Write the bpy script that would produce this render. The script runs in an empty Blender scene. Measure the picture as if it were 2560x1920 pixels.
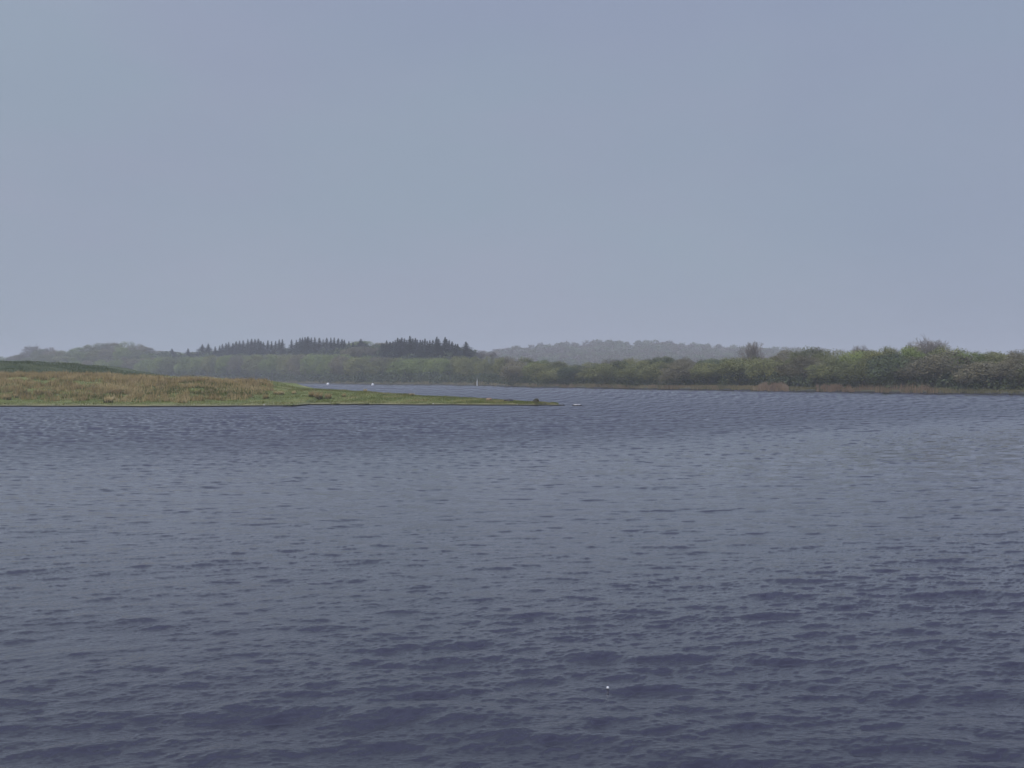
import bpy, math, random
import numpy as np
from mathutils import Vector

# ------------------------------------------------------------------ camera, sky, light
scene = bpy.context.scene
F = 2700.0          # focal length in photograph pixels (photograph 2560 wide)
EYE = 3.0           # eye height over the water, metres
HZ = 945.0          # row of the horizon
cam_d = bpy.data.cameras.new("camera"); cam = bpy.data.objects.new("camera", cam_d)
scene.collection.objects.link(cam); scene.camera = cam
cam_d.sensor_width = 36.0; cam_d.lens = 36.0 * F / 2560.0
cam_d.clip_start = 0.1; cam_d.clip_end = 20000
cam.location = (0, 0, EYE)
cam.rotation_euler = (math.radians(90) - math.atan((960 - HZ) / F), 0, 0)
scene.view_settings.view_transform = 'Standard'; scene.view_settings.look = 'None'
scene.view_settings.gamma = 1; scene.view_settings.exposure = 0.40
scene.view_settings.use_curve_mapping = False

SUN_EL, SUN_AZ = math.radians(42), math.radians(-128)    # behind the cloud veil, over the left shoulder
world = bpy.data.worlds.new("World"); scene.world = world; world.use_nodes = True
nt = world.node_tree; nt.nodes.clear()
N = nt.nodes.new; L = nt.links.new
out = N('ShaderNodeOutputWorld'); bg = N('ShaderNodeBackground'); bg.inputs['Strength'].default_value = 0.076
sky = N('ShaderNodeTexSky'); sky.sky_type = 'NISHITA'; sky.sun_disc = False
sky.sun_elevation = SUN_EL; sky.sun_rotation = SUN_AZ
sky.air_density = 1.0; sky.dust_density = 3.0; sky.ozone_density = 2.0
tc = N('ShaderNodeTexCoord')
def rgb(c, s=10.0): return (c[0]*s, c[1]*s, c[2]*s, 1)
SKY_A = (0.316, 0.384, 0.460)      # veil of cloud
SKY_B = (0.264, 0.314, 0.428)
mp = N('ShaderNodeMapping'); mp.inputs['Scale'].default_value = (1.0, 1.0, 2.2)
L(tc.outputs['Generated'], mp.inputs['Vector'])
n1 = N('ShaderNodeTexNoise'); n1.inputs['Scale'].default_value = 2.3; n1.inputs['Detail'].default_value = 4.0
n1.inputs['Roughness'].default_value = 0.45; n1.inputs['Distortion'].default_value = 0.3
L(mp.outputs['Vector'], n1.inputs['Vector'])
sep = N('ShaderNodeSeparateXYZ'); L(tc.outputs['Generated'], sep.inputs['Vector'])
ma = N('ShaderNodeMath'); ma.operation = 'MULTIPLY_ADD'; ma.inputs[1].default_value = 0.55; ma.inputs[2].default_value = 0.45
L(sep.outputs['X'], ma.inputs[0])
mb = N('ShaderNodeMath'); mb.operation = 'MULTIPLY_ADD'; mb.inputs[1].default_value = 1.2; mb.inputs[2].default_value = -0.60
L(n1.outputs['Fac'], mb.inputs[0])
mc = N('ShaderNodeMath'); mc.operation = 'ADD'; mc.use_clamp = True
L(ma.outputs[0], mc.inputs[0]); L(mb.outputs[0], mc.inputs[1])
n2 = N('ShaderNodeTexNoise'); n2.inputs['Scale'].default_value = 3.1; n2.inputs['Detail'].default_value = 3.0
mp2 = N('ShaderNodeMapping'); mp2.inputs['Scale'].default_value = (1.0, 1.0, 2.6); mp2.inputs['Location'].default_value = (3.7, 1.2, 0.4)
L(tc.outputs['Generated'], mp2.inputs['Vector']); L(mp2.outputs['Vector'], n2.inputs['Vector'])
r2_ = N('ShaderNodeMapRange'); r2_.inputs['From Min'].default_value = 0.42; r2_.inputs['From Max'].default_value = 0.62
L(n2.outputs['Fac'], r2_.inputs[0])
mv = N('ShaderNodeMix'); mv.data_type = 'RGBA'; L(r2_.outputs[0], mv.inputs[0])
mv.inputs[6].default_value = rgb(SKY_A); mv.inputs[7].default_value = rgb((SKY_A[0]*1.06, SKY_A[1]*0.975, SKY_A[2]*1.02))
veil = N('ShaderNodeMix'); veil.data_type = 'RGBA'
veil.inputs[6].default_value = rgb(SKY_A); veil.inputs[7].default_value = rgb(SKY_B)
L(mc.outputs[0], veil.inputs[0]); L(mv.outputs[2], veil.inputs[6])
mixs = N('ShaderNodeMix'); mixs.data_type = 'RGBA'; mixs.inputs[0].default_value = 0.93
L(sky.outputs['Color'], mixs.inputs[6]); L(veil.outputs[2], mixs.inputs[7])
# an overcast sky is brighter overhead than near the horizon
zr = N('ShaderNodeMapRange'); zr.interpolation_type = 'SMOOTHSTEP'
zr.inputs['From Min'].default_value = 0.42; zr.inputs['From Max'].default_value = 1.0
zr.inputs['To Min'].default_value = 1.0; zr.inputs['To Max'].default_value = 3.6
L(sep.outputs['Z'], zr.inputs[0])
zm = N('ShaderNodeVectorMath'); zm.operation = 'SCALE'
L(mixs.outputs[2], zm.inputs[0]); L(zr.outputs[0], zm.inputs['Scale'])
# and a little bluer where the veil thins overhead
br = N('ShaderNodeMapRange'); br.interpolation_type = 'SMOOTHSTEP'; br.inputs['From Min'].default_value = 0.15; br.inputs['From Max'].default_value = 0.7
L(sep.outputs['Z'], br.inputs[0])
bm_ = N('ShaderNodeMix'); bm_.data_type = 'RGBA'; bm_.blend_type = 'MULTIPLY'; bm_.inputs[7].default_value = (1.0, 0.97, 1.14, 1)
L(br.outputs[0], bm_.inputs[0]); L(zm.outputs[0], bm_.inputs[6]); L(bm_.outputs[2], bg.inputs['Color']); L(bg.outputs[0], out.inputs['Surface'])

sun_d = bpy.data.lights.new("sun", 'SUN'); sun_d.energy = 1.5; sun_d.angle = math.radians(20)
sun_d.color = (1.0, 0.95, 0.88)
sun = bpy.data.objects.new("sun", sun_d); scene.collection.objects.link(sun)
sd = Vector((math.sin(SUN_AZ)*math.cos(SUN_EL), math.cos(SUN_AZ)*math.cos(SUN_EL), math.sin(SUN_EL)))
sun.rotation_euler = (-sd).to_track_quat('-Z', 'Y').to_euler()

# ------------------------------------------------------------------ helpers
col = scene.collection
rng = np.random.default_rng(7)
random.seed(11)

def mesh_arrays(name, verts, faces, mat=None, smooth=False):
    verts = np.asarray(verts, dtype=np.float32); faces = np.asarray(faces, dtype=np.int32)
    me = bpy.data.meshes.new(name)
    me.vertices.add(len(verts)); me.vertices.foreach_set('co', verts.ravel())
    k = faces.shape[1]
    me.loops.add(faces.size); me.loops.foreach_set('vertex_index', faces.ravel())
    me.polygons.add(len(faces))
    me.polygons.foreach_set('loop_start', np.arange(0, faces.size, k, dtype=np.int32))
    me.polygons.foreach_set('use_smooth', np.full(len(faces), smooth))
    me.update(calc_edges=True)
    if mat: me.materials.append(mat)
    return me

def obj(name, me, parent=None, loc=None):
    o = bpy.data.objects.new(name, me); col.objects.link(o)
    if parent: o.parent = parent
    if loc is not None: o.location = loc
    return o

def tag(o, label=None, cat=None, group=None, kind=None):
    if label: o['label'] = label
    if cat: o['category'] = cat
    if group: o['group'] = group
    if kind: o['kind'] = kind
    return o

def setmat(o, m):
    o.material_slots[0].link = 'OBJECT'; o.material_slots[0].material = m

def sst(t): t = np.clip(t, 0, 1); return t*t*(3-2*t)
def px_u(x): return (x - 1280.0) / F                     # picture column -> X/Y
def row_D(y): return EYE * F / (y - HZ)                  # picture row of a point at water level -> distance
def z_at(y, D): return EYE - (y - HZ) / F * D            # height of a point at row y and distance D

class Buf:                                              # tri collector
    def __init__(s): s.v = []; s.f = []; s.n = 0
    def add(s, v, f):
        v = np.asarray(v, float); f = np.asarray(f, int)
        s.v.append(v); s.f.append(f + s.n); s.n += len(v)
    def mesh(s, name, mat, smooth=False):
        return mesh_arrays(name, np.concatenate(s.v), np.concatenate(s.f), mat, smooth)

def tube(buf, p0, p1, r0, r1, n=4):
    p0 = np.array(p0, float); p1 = np.array(p1, float); d = p1 - p0; l = np.linalg.norm(d) + 1e-9; d /= l
    a = np.cross(d, (0.31, 0.2, 0.93) if abs(d[2]) < 0.9 else (1, 0, 0)); a /= np.linalg.norm(a); b = np.cross(d, a)
    ang = np.arange(n) * 2*math.pi/n
    ring = np.outer(np.cos(ang), a) + np.outer(np.sin(ang), b)
    v = np.concatenate([p0 + ring*r0, p1 + ring*r1])
    i = np.arange(n); j = (i+1) % n
    buf.add(v, np.concatenate([np.stack([i, j, n+j], 1), np.stack([i, n+j, n+i], 1)]))

def smooth_noise(X, Y, scale, seed):
    """value noise, bicubic-ish, on any array"""
    r = np.random.default_rng(seed); G = r.random((256, 256))
    x = np.asarray(X)/scale; y = np.asarray(Y)/scale
    xi = np.floor(x).astype(int); yi = np.floor(y).astype(int); fx = sst(x-xi); fy = sst(y-yi)
    g = lambda a, b: G[a % 256, b % 256]
    return (g(xi, yi)*(1-fx)+g(xi+1, yi)*fx)*(1-fy) + (g(xi, yi+1)*(1-fx)+g(xi+1, yi+1)*fx)*fy

# ------------------------------------------------------------------ materials
def new_mat(name):
    m = bpy.data.materials.new(name); m.use_nodes = True
    return m, m.node_tree, m.node_tree.nodes['Principled BSDF']

def ramp(nt, stops):
    r = nt.nodes.new('ShaderNodeValToRGB'); e = r.color_ramp.elements
    while len(e) < len(stops): e.new(0.5)
    for k, (p, c) in enumerate(stops): e[k].position = p; e[k].color = (*c, 1)
    return r

def foliage_mat(name, dark, mid, light, nscale=0.5, transl=0.25):
    m, t, p = new_mat(name)
    oi = t.nodes.new('ShaderNodeObjectInfo'); geo = t.nodes.new('ShaderNodeNewGeometry')
    ns = t.nodes.new('ShaderNodeTexNoise'); ns.inputs['Scale'].default_value = nscale; ns.inputs['Detail'].default_value = 3
    t.links.new(geo.outputs['Position'], ns.inputs['Vector'])
    a = t.nodes.new('ShaderNodeMath'); a.operation = 'MULTIPLY_ADD'; a.inputs[1].default_value = 0.35
    t.links.new(oi.outputs['Random'], a.inputs[0]); t.links.new(ns.outputs['Fac'], a.inputs[2])
    b = t.nodes.new('ShaderNodeMath'); b.operation = 'MULTIPLY_ADD'; b.inputs[1].default_value = 0.16
    t.links.new(geo.outputs['Random Per Island'], b.inputs[0]); t.links.new(a.outputs[0], b.inputs[2])
    r = ramp(t, [(0.38, dark), (0.70, mid), (0.94, light)])
    t.links.new(b.outputs[0], r.inputs[0]); t.links.new(r.outputs[0], p.inputs['Base Color'])
    p.inputs['Roughness'].default_value = 0.85; p.inputs['Specular IOR Level'].default_value = 0.15
    if transl:
        tr = t.nodes.new('ShaderNodeBsdfTranslucent'); mx = t.nodes.new('ShaderNodeMixShader'); mx.inputs[0].default_value = transl
        t.links.new(r.outputs[0], tr.inputs['Color'])
        o = t.nodes['Material Output']
        t.links.new(p.outputs[0], mx.inputs[1]); t.links.new(tr.outputs[0], mx.inputs[2]); t.links.new(mx.outputs[0], o.inputs['Surface'])
    return m

def plain_mat(name, c1, c2, scale=3.0, rough=0.85):
    m, t, p = new_mat(name)
    geo = t.nodes.new('ShaderNodeNewGeometry')
    ns = t.nodes.new('ShaderNodeTexNoise'); ns.inputs['Scale'].default_value = scale; ns.inputs['Detail'].default_value = 5
    t.links.new(geo.outputs['Position'], ns.inputs['Vector'])
    r = ramp(t, [(0.35, c1), (0.65, c2)])
    t.links.new(ns.outputs['Fac'], r.inputs[0]); t.links.new(r.outputs[0], p.inputs['Base Color'])
    p.inputs['Roughness'].default_value = rough
    return m

M = {}
M['fresh'] = foliage_mat('fresh_leaves', (0.088, 0.115, 0.032), (0.160, 0.202, 0.054), (0.240, 0.280, 0.078), 0.18)
M['olive'] = foliage_mat('olive_leaves', (0.088, 0.098, 0.038), (0.158, 0.168, 0.060), (0.228, 0.228, 0.080), 0.18)
M['brown'] = foliage_mat('brown_buds', (0.088, 0.080, 0.048), (0.152, 0.138, 0.080), (0.215, 0.192, 0.108), 0.18)
M['dark']  = foliage_mat('dark_leaves', (0.040, 0.055, 0.030), (0.070, 0.092, 0.044), (0.105, 0.130, 0.058), 0.18)
M['needle'] = foliage_mat('conifer_needles', (0.012, 0.022, 0.017), (0.022, 0.036, 0.025), (0.036, 0.052, 0.032), 0.3, 0.1)
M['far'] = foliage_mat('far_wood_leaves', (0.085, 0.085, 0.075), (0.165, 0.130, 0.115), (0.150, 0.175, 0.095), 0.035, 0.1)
M['bark'] = plain_mat('grey_bark', (0.07, 0.06, 0.05), (0.14, 0.125, 0.105), 2.0)
M['twig'] = plain_mat('pale_twigs', (0.17, 0.15, 0.13), (0.29, 0.26, 0.22), 0.7)
M['straw'] = foliage_mat('dry_rush', (0.230, 0.170, 0.082), (0.43, 0.325, 0.160), (0.60, 0.48, 0.26), 0.25, 0.2)
M['reed'] = foliage_mat('dry_reed', (0.150, 0.105, 0.070), (0.240, 0.165, 0.105), (0.320, 0.235, 0.150), 0.2, 0.2)
M['blade'] = foliage_mat('green_rush', (0.070, 0.085, 0.026), (0.120, 0.135, 0.040), (0.200, 0.185, 0.070), 0.25, 0.2)
M['bankgrass'] = foliage_mat('bank_grass', (0.10, 0.095, 0.045), (0.16, 0.15, 0.07), (0.26, 0.22, 0.12), 0.15, 0.2)
M['soil'] = plain_mat('wet_soil', (0.012, 0.011, 0.010), (0.035, 0.03, 0.024), 2.0, 0.6)
M['stone'] = plain_mat('dark_stone', (0.03, 0.028, 0.026), (0.07, 0.065, 0.06), 6.0, 0.7)
M['white'] = plain_mat('white_droppings', (0.42, 0.40, 0.36), (0.72, 0.71, 0.68), 9.0, 0.7)
M['whitepaint'] = plain_mat('white_paint', (0.74, 0.74, 0.73), (0.82, 0.82, 0.81), 5.0, 0.45)
M['greypaint'] = plain_mat('weathered_white_paint', (0.42, 0.42, 0.40), (0.62, 0.62, 0.60), 5.0, 0.6)
M['rusty'] = plain_mat('rusty_iron', (0.05, 0.035, 0.025), (0.09, 0.06, 0.04), 20.0, 0.7)
M['wood'] = plain_mat('grey_wood', (0.06, 0.05, 0.04), (0.13, 0.11, 0.09), 8.0)
M['deadgrass'] = plain_mat('dead_grass', (0.17, 0.11, 0.06), (0.30, 0.21, 0.12), 6.0)

# ------------------------------------------------------------------ far shore terrain
SHX = np.array([-6000, -2500, -400, 0, 400, 690, 900, 1100, 1200, 1262, 1290, 1400, 1600, 1900, 2100, 2300, 2560, 2900, 4000, 9000.])
SHY = np.array([952.5, 953, 955, 956, 957, 958, 961.2, 963, 964.3, 965.5, 967, 969, 972.5, 977, 980, 982.8, 986.5, 990, 1000, 1010.])
SHD = EYE * F / (SHY - HZ)
def shore_D(x): return np.interp(x, SHX, SHD)
def hill_w(x): return np.interp(x, [-1500, -200, 0, 100, 250, 600, 1000, 1150, 1260, 1400, 1600, 2100, 2700, 4000],
                                   [0.45, 0.45, 0.55, 0.75, 1.0, 1.0, 1.0, 0.8, 0.42, 0.12, 0.12, 0.10, 0.10, 0.2])
def terr(x, D):
    """height of the mainland at picture column x and distance D"""
    x = np.asarray(x, float); D = np.asarray(D, float)
    off = D - shore_D(x)
    z = np.where(off < 0, np.maximum(off*0.12, -1.5), 0.55*sst(off/2.0) + 0.5*sst((off-2)/15))
    z = z + 15.5*hill_w(x)*sst((off-25)/110.0)
    far = 20*sst((D-930)/150.) * np.exp(-((x-1480)/420.)**2) + 6*sst((D-1500)/1200.)
    return z + np.where(off > 0, far, 0)

xs = np.concatenate([np.linspace(-5200, -600, 50), np.linspace(-560, 3000, 260), np.linspace(3100, 7800, 50)])
offs = np.concatenate([[-14, -4, -1.0, 0, 0.35, 0.8, 1.5, 3, 6, 10], np.linspace(16, 220, 40), np.geomspace(240, 5200, 40)])
XX, OO = np.meshgrid(xs, offs)
DD = shore_D(XX) + OO
wob = (smooth_noise(XX*2.0, OO*0+3, 23.0, 3)-0.5)*4 * np.exp(-np.maximum(OO, 0)/30.)
ZZ = terr(XX, DD) + (smooth_noise(px_u(XX)*DD, DD, 9.0, 5)-0.5)*np.where(OO > 3, 0.6, 0.0)
V = np.stack([px_u(XX)*(DD+wob), DD+wob, ZZ], -1).reshape(-1, 3)
nr, nc = XX.shape
idx = np.arange(nr*nc).reshape(nr, nc)
Q = np.stack([idx[:-1, :-1], idx[:-1, 1:], idx[1:, 1:], idx[1:, :-1]], -1).reshape(-1, 4)
m, t, p = new_mat('shore_ground')
geo = t.nodes.new('ShaderNodeNewGeometry'); sp = t.nodes.new('ShaderNodeSeparateXYZ'); t.links.new(geo.outputs['Position'], sp.inputs[0])
ns = t.nodes.new('ShaderNodeTexNoise'); ns.inputs['Scale'].default_value = 0.25; ns.inputs['Detail'].default_value = 8
t.links.new(geo.outputs['Position'], ns.inputs['Vector'])
r1 = ramp(t, [(0.35, (0.035, 0.037, 0.020)), (0.65, (0.085, 0.082, 0.042))]); t.links.new(ns.outputs['Fac'], r1.inputs[0])
mr = t.nodes.new('ShaderNodeMapRange'); mr.inputs['From Min'].default_value = 0.10; mr.inputs['From Max'].default_value = 0.35
t.links.new(sp.outputs['Z'], mr.inputs[0])
mx = t.nodes.new('ShaderNodeMix'); mx.data_type = 'RGBA'; mx.inputs[6].default_value = (0.012, 0.011, 0.009, 1)
t.links.new(mr.outputs[0], mx.inputs[0]); t.links.new(r1.outputs[0], mx.inputs[7]); t.links.new(mx.outputs[2], p.inputs['Base Color'])
p.inputs['Roughness'].default_value = 0.9
tag(obj('ground', mesh_arrays('ground', V, Q, m, True)), 'wooded mainland rising behind the far shore of the lake', None, None, 'structure')

# ------------------------------------------------------------------ grassy spit of land
def spit_front(X):           # distance of its near waterline
    x = np.asarray(X, float)
    b = np.interp(x, [-140, -80, -53, -38, -26.2, -24.2, -22.8, -22.4, -15, -5, 2, 5.2, 6.5],
                     [122, 112, 112.0, 111.2, 112.8, 113.6, 113.2, 119.5, 119.6, 118.2, 117.2, 116.8, 117.0])
    return b + (smooth_noise(x, x*0, 1.3, 21)-0.5)*1.0 + (smooth_noise(x, x*0, 5.5, 22)-0.5)*2.2*np.interp(x, [-2, 5], [1, 0])
def spit_back(X):
    x = np.asarray(X, float)
    b = np.interp(x, [-140, -60, -40, -30, -22, -15, -8, -2, 2.5, 4.6, 5.6], [260, 215, 185, 170, 150, 137, 131, 125.5, 120.5, 118.2, 117.1])
    return b
def spit_crest(X):           # ground height of its back edge / crest
    return np.interp(X, [-140, -75, -56, -49, -44, -38, -33.5, -31.5, -29.5, -25, -21, -17.3, -13.3, -8.3, -3.6, 0.9, 3.5, 5.6],
                        [3.4, 3.3, 3.1, 2.65, 2.5, 2.35, 2.15, 1.75, 1.42, 1.38, 1.30, 1.20, 1.02, 0.78, 0.60, 0.42, 0.25, -0.1])
def spit_z(X, Y):
    X = np.asarray(X, float); Y = np.asarray(Y, float)
    f = spit_front(X); b = spit_back(X); t0 = Y - f; w = np.maximum(b - f, 0.5)
    cd = np.minimum(w*0.62, 34.0)
    H = spit_crest(X)
    lip = 0.10 + 0.14*smooth_noise(X, Y*0, 0.9, 23)
    z = lip*sst(t0/0.25) + np.maximum(H-lip, 0)*(0.22*np.clip(t0/(0.35*cd), 0, 1) + 0.78*sst((t0-0.12*cd)/(0.88*cd)))
    # farther green ridge on the left
    z = z + np.interp(X, [-160, -88, -81, -74, -68, -63], [3.2, 2.4, 2.1, 1.2, 0.35, 0])*sst((Y-152)/30.)
    bump = (smooth_noise(X, Y, 3.1, 8)-0.5)*0.55 + (smooth_noise(X, Y, 1.1, 9)-0.5)*0.2
    z = z + bump*sst((t0-5)/8)*np.interp(X, [-34, -29, -10, 5], [1, 0.35, 0.25, 0])
    z = z - (np.maximum(H, 0)+3)*sst((Y-(b-np.minimum(0.3*w, 8)))/np.minimum(0.3*w, 8)*0.45)*(Y > b-np.minimum(0.3*w, 8))
    z = z - 2.0*np.clip(X-5.35, 0, 1)
    z = np.where(t0 < 0, np.maximum(t0*1.5, -1.2), z)
    return z
xs = np.concatenate([np.linspace(-140, -62, 50), np.linspace(-61.5, 6.6, 330)])
ts = np.concatenate([[-1.5, -0.4, 0.0, 0.12, 0.25, 0.5], np.linspace(1, 45, 110), np.linspace(47, 200, 50)])
XX, TT = np.meshgrid(xs, ts)
wid = np.maximum(spit_back(XX) - spit_front(XX), 0.6) + 3
YY = spit_front(XX) + np.where(TT < 0.5, TT, 0.5 + (TT-0.5)*np.minimum(1, wid/200.0 + (1-wid/200.0)*1.0))
YY = np.minimum(YY, spit_front(XX) + wid + TT*0.01)
V = np.stack([XX, YY, spit_z(XX, YY)], -1).reshape(-1, 3)
nr, nc = XX.shape; idx = np.arange(nr*nc).reshape(nr, nc)
Q = np.stack([idx[:-1, :-1], idx[:-1, 1:], idx[1:, 1:], idx[1:, :-1]], -1).reshape(-1, 4)
m, t, p = new_mat('spit_turf')
geo = t.nodes.new('ShaderNodeNewGeometry'); sp = t.nodes.new('ShaderNodeSeparateXYZ'); t.links.new(geo.outputs['Position'], sp.inputs[0])
ns = t.nodes.new('ShaderNodeTexNoise'); ns.inputs['Scale'].default_value = 0.35; ns.inputs['Detail'].default_value = 8; ns.inputs['Roughness'].default_value = 0.65
t.links.new(geo.outputs['Position'], ns.inputs['Vector'])
r1 = ramp(t, [(0.30, (0.085, 0.104, 0.029)), (0.55, (0.152, 0.172, 0.050)), (0.75, (0.26, 0.235, 0.10))]); t.links.new(ns.outputs['Fac'], r1.inputs[0])
r2 = ramp(t, [(0.35, (0.035, 0.052, 0.020)), (0.65, (0.085, 0.095, 0.038))]); t.links.new(ns.outputs['Fac'], r2.inputs[0])
rg = t.nodes.new('ShaderNodeMapRange'); rg.inputs['From Min'].default_value = 3.3; rg.inputs['From Max'].default_value = 3.8
t.links.new(sp.outputs['Z'], rg.inputs[0])
mg = t.nodes.new('ShaderNodeMix'); mg.data_type = 'RGBA'; t.links.new(rg.outputs[0], mg.inputs[0])
t.links.new(r1.outputs[0], mg.inputs[6]); t.links.new(r2.outputs[0], mg.inputs[7])
# trampled pale margin just above the water
wl = t.nodes.new('ShaderNodeMapRange'); wl.inputs['From Min'].default_value = 0.20; wl.inputs['From Max'].default_value = 0.34
wl.inputs['To Min'].default_value = 0.5; wl.inputs['To Max'].default_value = 0.0
t.links.new(sp.outputs['Z'], wl.inputs[0])
mw = t.nodes.new('ShaderNodeMix'); mw.data_type = 'RGBA'; t.links.new(wl.outputs[0], mw.inputs[0])
t.links.new(mg.outputs[2], mw.inputs[6]); mw.inputs[7].default_value = (0.27, 0.23, 0.14, 1)
r1 = mw
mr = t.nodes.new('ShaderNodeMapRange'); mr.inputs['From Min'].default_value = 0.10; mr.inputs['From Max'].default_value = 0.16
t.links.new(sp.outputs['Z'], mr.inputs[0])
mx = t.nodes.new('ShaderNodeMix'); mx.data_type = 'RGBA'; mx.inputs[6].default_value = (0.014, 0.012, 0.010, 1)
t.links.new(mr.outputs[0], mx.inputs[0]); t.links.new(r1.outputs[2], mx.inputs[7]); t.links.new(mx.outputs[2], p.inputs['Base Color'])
p.inputs['Roughness'].default_value = 0.9; p.inputs['Specular IOR Level'].default_value = 0.2
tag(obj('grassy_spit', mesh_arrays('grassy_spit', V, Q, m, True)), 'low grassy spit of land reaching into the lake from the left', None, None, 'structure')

# ------------------------------------------------------------------ water with real waves
def wave_tile(size, n, lo, hi, peak, slope, spread, wdir, seed, tail=2.6):
    r = np.random.default_rng(seed)
    k = 2*np.pi*np.fft.fftfreq(n, size/n); KX, KY = np.meshgrid(k, k)          # [row=y, col=x]
    K = np.hypot(KX, KY); K[0, 0] = 1e-6
    lam = 2*np.pi/K
    S = (lam/peak)**tail * np.exp(-0.75*(lam/peak)**2)
    S[(lam < lo) | (lam > hi)] = 0
    th = np.arctan2(KY, KX) - wdir
    Dd = np.abs(np.cos(th))**spread
    A = np.sqrt(S)*Dd/K**1.0*np.exp(1j*2*np.pi*r.random((n, n)))*(r.normal(size=(n, n))**2+0.2)**0.5
    h = np.fft.ifft2(A); A = np.fft.fft2(h.real)
    hh = np.fft.ifft2(A).real; sx = np.fft.ifft2(1j*KX*A).real; sy = np.fft.ifft2(1j*KY*A).real
    sc = slope/np.sqrt(np.mean(sx**2+sy**2))
    return size, n, hh*sc, sx*sc, sy*sc
def samp(tile, X, Y):
    size, n, h, sx, sy = tile
    fx = X/size*n; fy = Y/size*n; xi = np.floor(fx).astype(int); yi = np.floor(fy).astype(int); a = fx-xi; b = fy-yi
    x0 = xi % n; x1 = (xi+1) % n; y0 = yi % n; y1 = (yi+1) % n
    return [(T[y0, x0]*(1-a)+T[y0, x1]*a)*(1-b)+(T[y1, x0]*(1-a)+T[y1, x1]*a)*b for T in (h, sx, sy)]
T_long = wave_tile(53.0, 512, 0.9, 6.0, 2.2, 0.060, 2.5, math.radians(84), 1)
T_mid  = wave_tile(31.7, 1024, 0.16, 1.4, 0.50, 0.088, 3.0, math.radians(97), 2)
T_fine = wave_tile(8.3, 512, 0.04, 0.40, 0.15, 0.105, 1.6, math.radians(88), 3, 2.0)

rs = [1.5]
while rs[-1] < 2600:
    r = rs[-1]
    rs.append(r + (0.25 if r < 6.5 else (max(r*r*0.00021, 0.021) if r < 70 else (1.0 if r < 240 else (r-239)*0.02+1.0))))
rs = np.array(rs)
an = np.concatenate([np.linspace(-78, -30, 60)[:-1], np.linspace(-30, 30, 1050), np.linspace(30, 78, 60)[1:]])
an = np.radians(an)
AA, RR = np.meshgrid(an, rs)
X = RR*np.tan(np.clip(AA, -1.2, 1.2)) ; Y = RR
# gust map: how ruffled the water is
g = smooth_noise(X, Y*0.6, 14.0, 31)*0.6 + smooth_noise(X, Y*0.5, 4.5, 32)*0.4
PXc = X/np.maximum(Y, 1)*F + 1280
edge_far = np.interp(PXc, [0, 900, 1700, 2560], [40, 42, 52, 75])
edge_near = np.interp(PXc, [0, 700, 1300, 2000, 2560], [8.0, 9.5, 12.5, 15.5, 18.0])
rough_f = sst((Y - edge_far*(0.72+0.55*g))/(0.75*edge_far))
rough_n = 1 - sst((Y - edge_near*(0.7+0.5*g))/(0.5*edge_near))
ruf = 0.58 + 0.42*np.maximum(rough_f, 0.85*rough_n)
ruf *= 0.80 + 0.4*g
# streaks of slick on the far water
slick = smooth_noise(X*0.4 + Y*0.2, Y*1.0, 26.0, 33)
ruf = np.where(Y > 120, ruf*(0.65+0.6*slick), ruf)
ampL = 0.28 + 0.12*rough_n + 0.5*rough_f
lee = 1.0
# seen from farther off only the higher crests of ever longer wave groups stand out
YE = np.where(Y < 34, Y, 34 + 34*34*(1/34. - 1/np.maximum(Y, 34)))
XE = np.where(Y < 60, X, X*np.sqrt(60/np.maximum(Y, 60)))
Yn, Xn = Y, X; YL = np.where(Y < 60, Y, 60 + 60*60*(1/60. - 1/np.maximum(Y, 60)))
hL, sxL, syL = samp(T_long, XE + 0.12*YL, YL - 0.12*XE)
hL2, sxL2, syL2 = samp(T_long, XE*1.13 - 0.2*YL + 17, 1.13*YL + 0.2*XE + 5)
hM, sxM, syM = samp(T_mid, XE, YE)
hM2, sxM2, syM2 = samp(T_mid, XE*0.83 + 0.15*YE+3, YE*0.83 - 0.15*XE)
hF, sxF, syF = samp(T_fine, X, Y)
hF2, sxF2, syF2 = samp(T_fine, X*0.77+0.4*Y, Y*0.77-0.4*X+2)
# calmer in the shelter right along the banks
tsh = spit_front(X) - Y
shel = np.where((X < 7) & (X > -140) & (tsh > -3), 0.25 + 0.75*sst(tsh/7.0), 1.0)
farL = 1 - 0.45*sst((Y-60)/60.)
mid_ = 0.95 + 0.25*(1-sst((Y-14)/12.))
fin = 0.95*(1 - 0.85*sst((Y-11)/16.))*(Y < 60)
ampL = ampL*farL
def chop(sy):                       # long gentle backs, short steep faces
    q = np.maximum(sy-np.interp(Y, [9, 22], [0.120, 0.060]), 0); q = q*q/(q+0.045)
    return np.interp(Y, [14, 40], [0.36, 0.45])*sy + np.interp(Y, [12, 40], [2.6, 3.2])*np.minimum(q, 0.3) - np.interp(Y, [8, 18, 30], [0.060, 0.028, -0.004])
H = (ampL*(hL+0.7*hL2) + ruf*mid_*(hM+0.8*hM2) + fin*ruf*(hF+hF2))*shel
SX = (ampL*(sxL+0.7*sxL2) + ruf*mid_*(sxM+0.8*sxM2) + fin*ruf*(sxF+sxF2))*shel
SY = chop((ampL*(syL+0.7*syL2) + ruf*mid_*(syM+0.8*syM2) + fin*ruf*(syF+syF2))*shel)
SY = SY + 0.135*sst((Y-edge_far*0.62)/(0.7*edge_far))          # only the faces turned this way are seen at a low angle
H = np.where(Y > 500, H*0.3, H)
V = np.stack([X, Y, H], -1).reshape(-1, 3)
nr, nc = X.shape; idx = np.arange(nr*nc).reshape(nr, nc)
Q = np.stack([idx[:-1, :-1], idx[:-1, 1:], idx[1:, 1:], idx[1:, :-1]], -1).reshape(-1, 4)
m, t, p = new_mat('lake_water')
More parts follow.
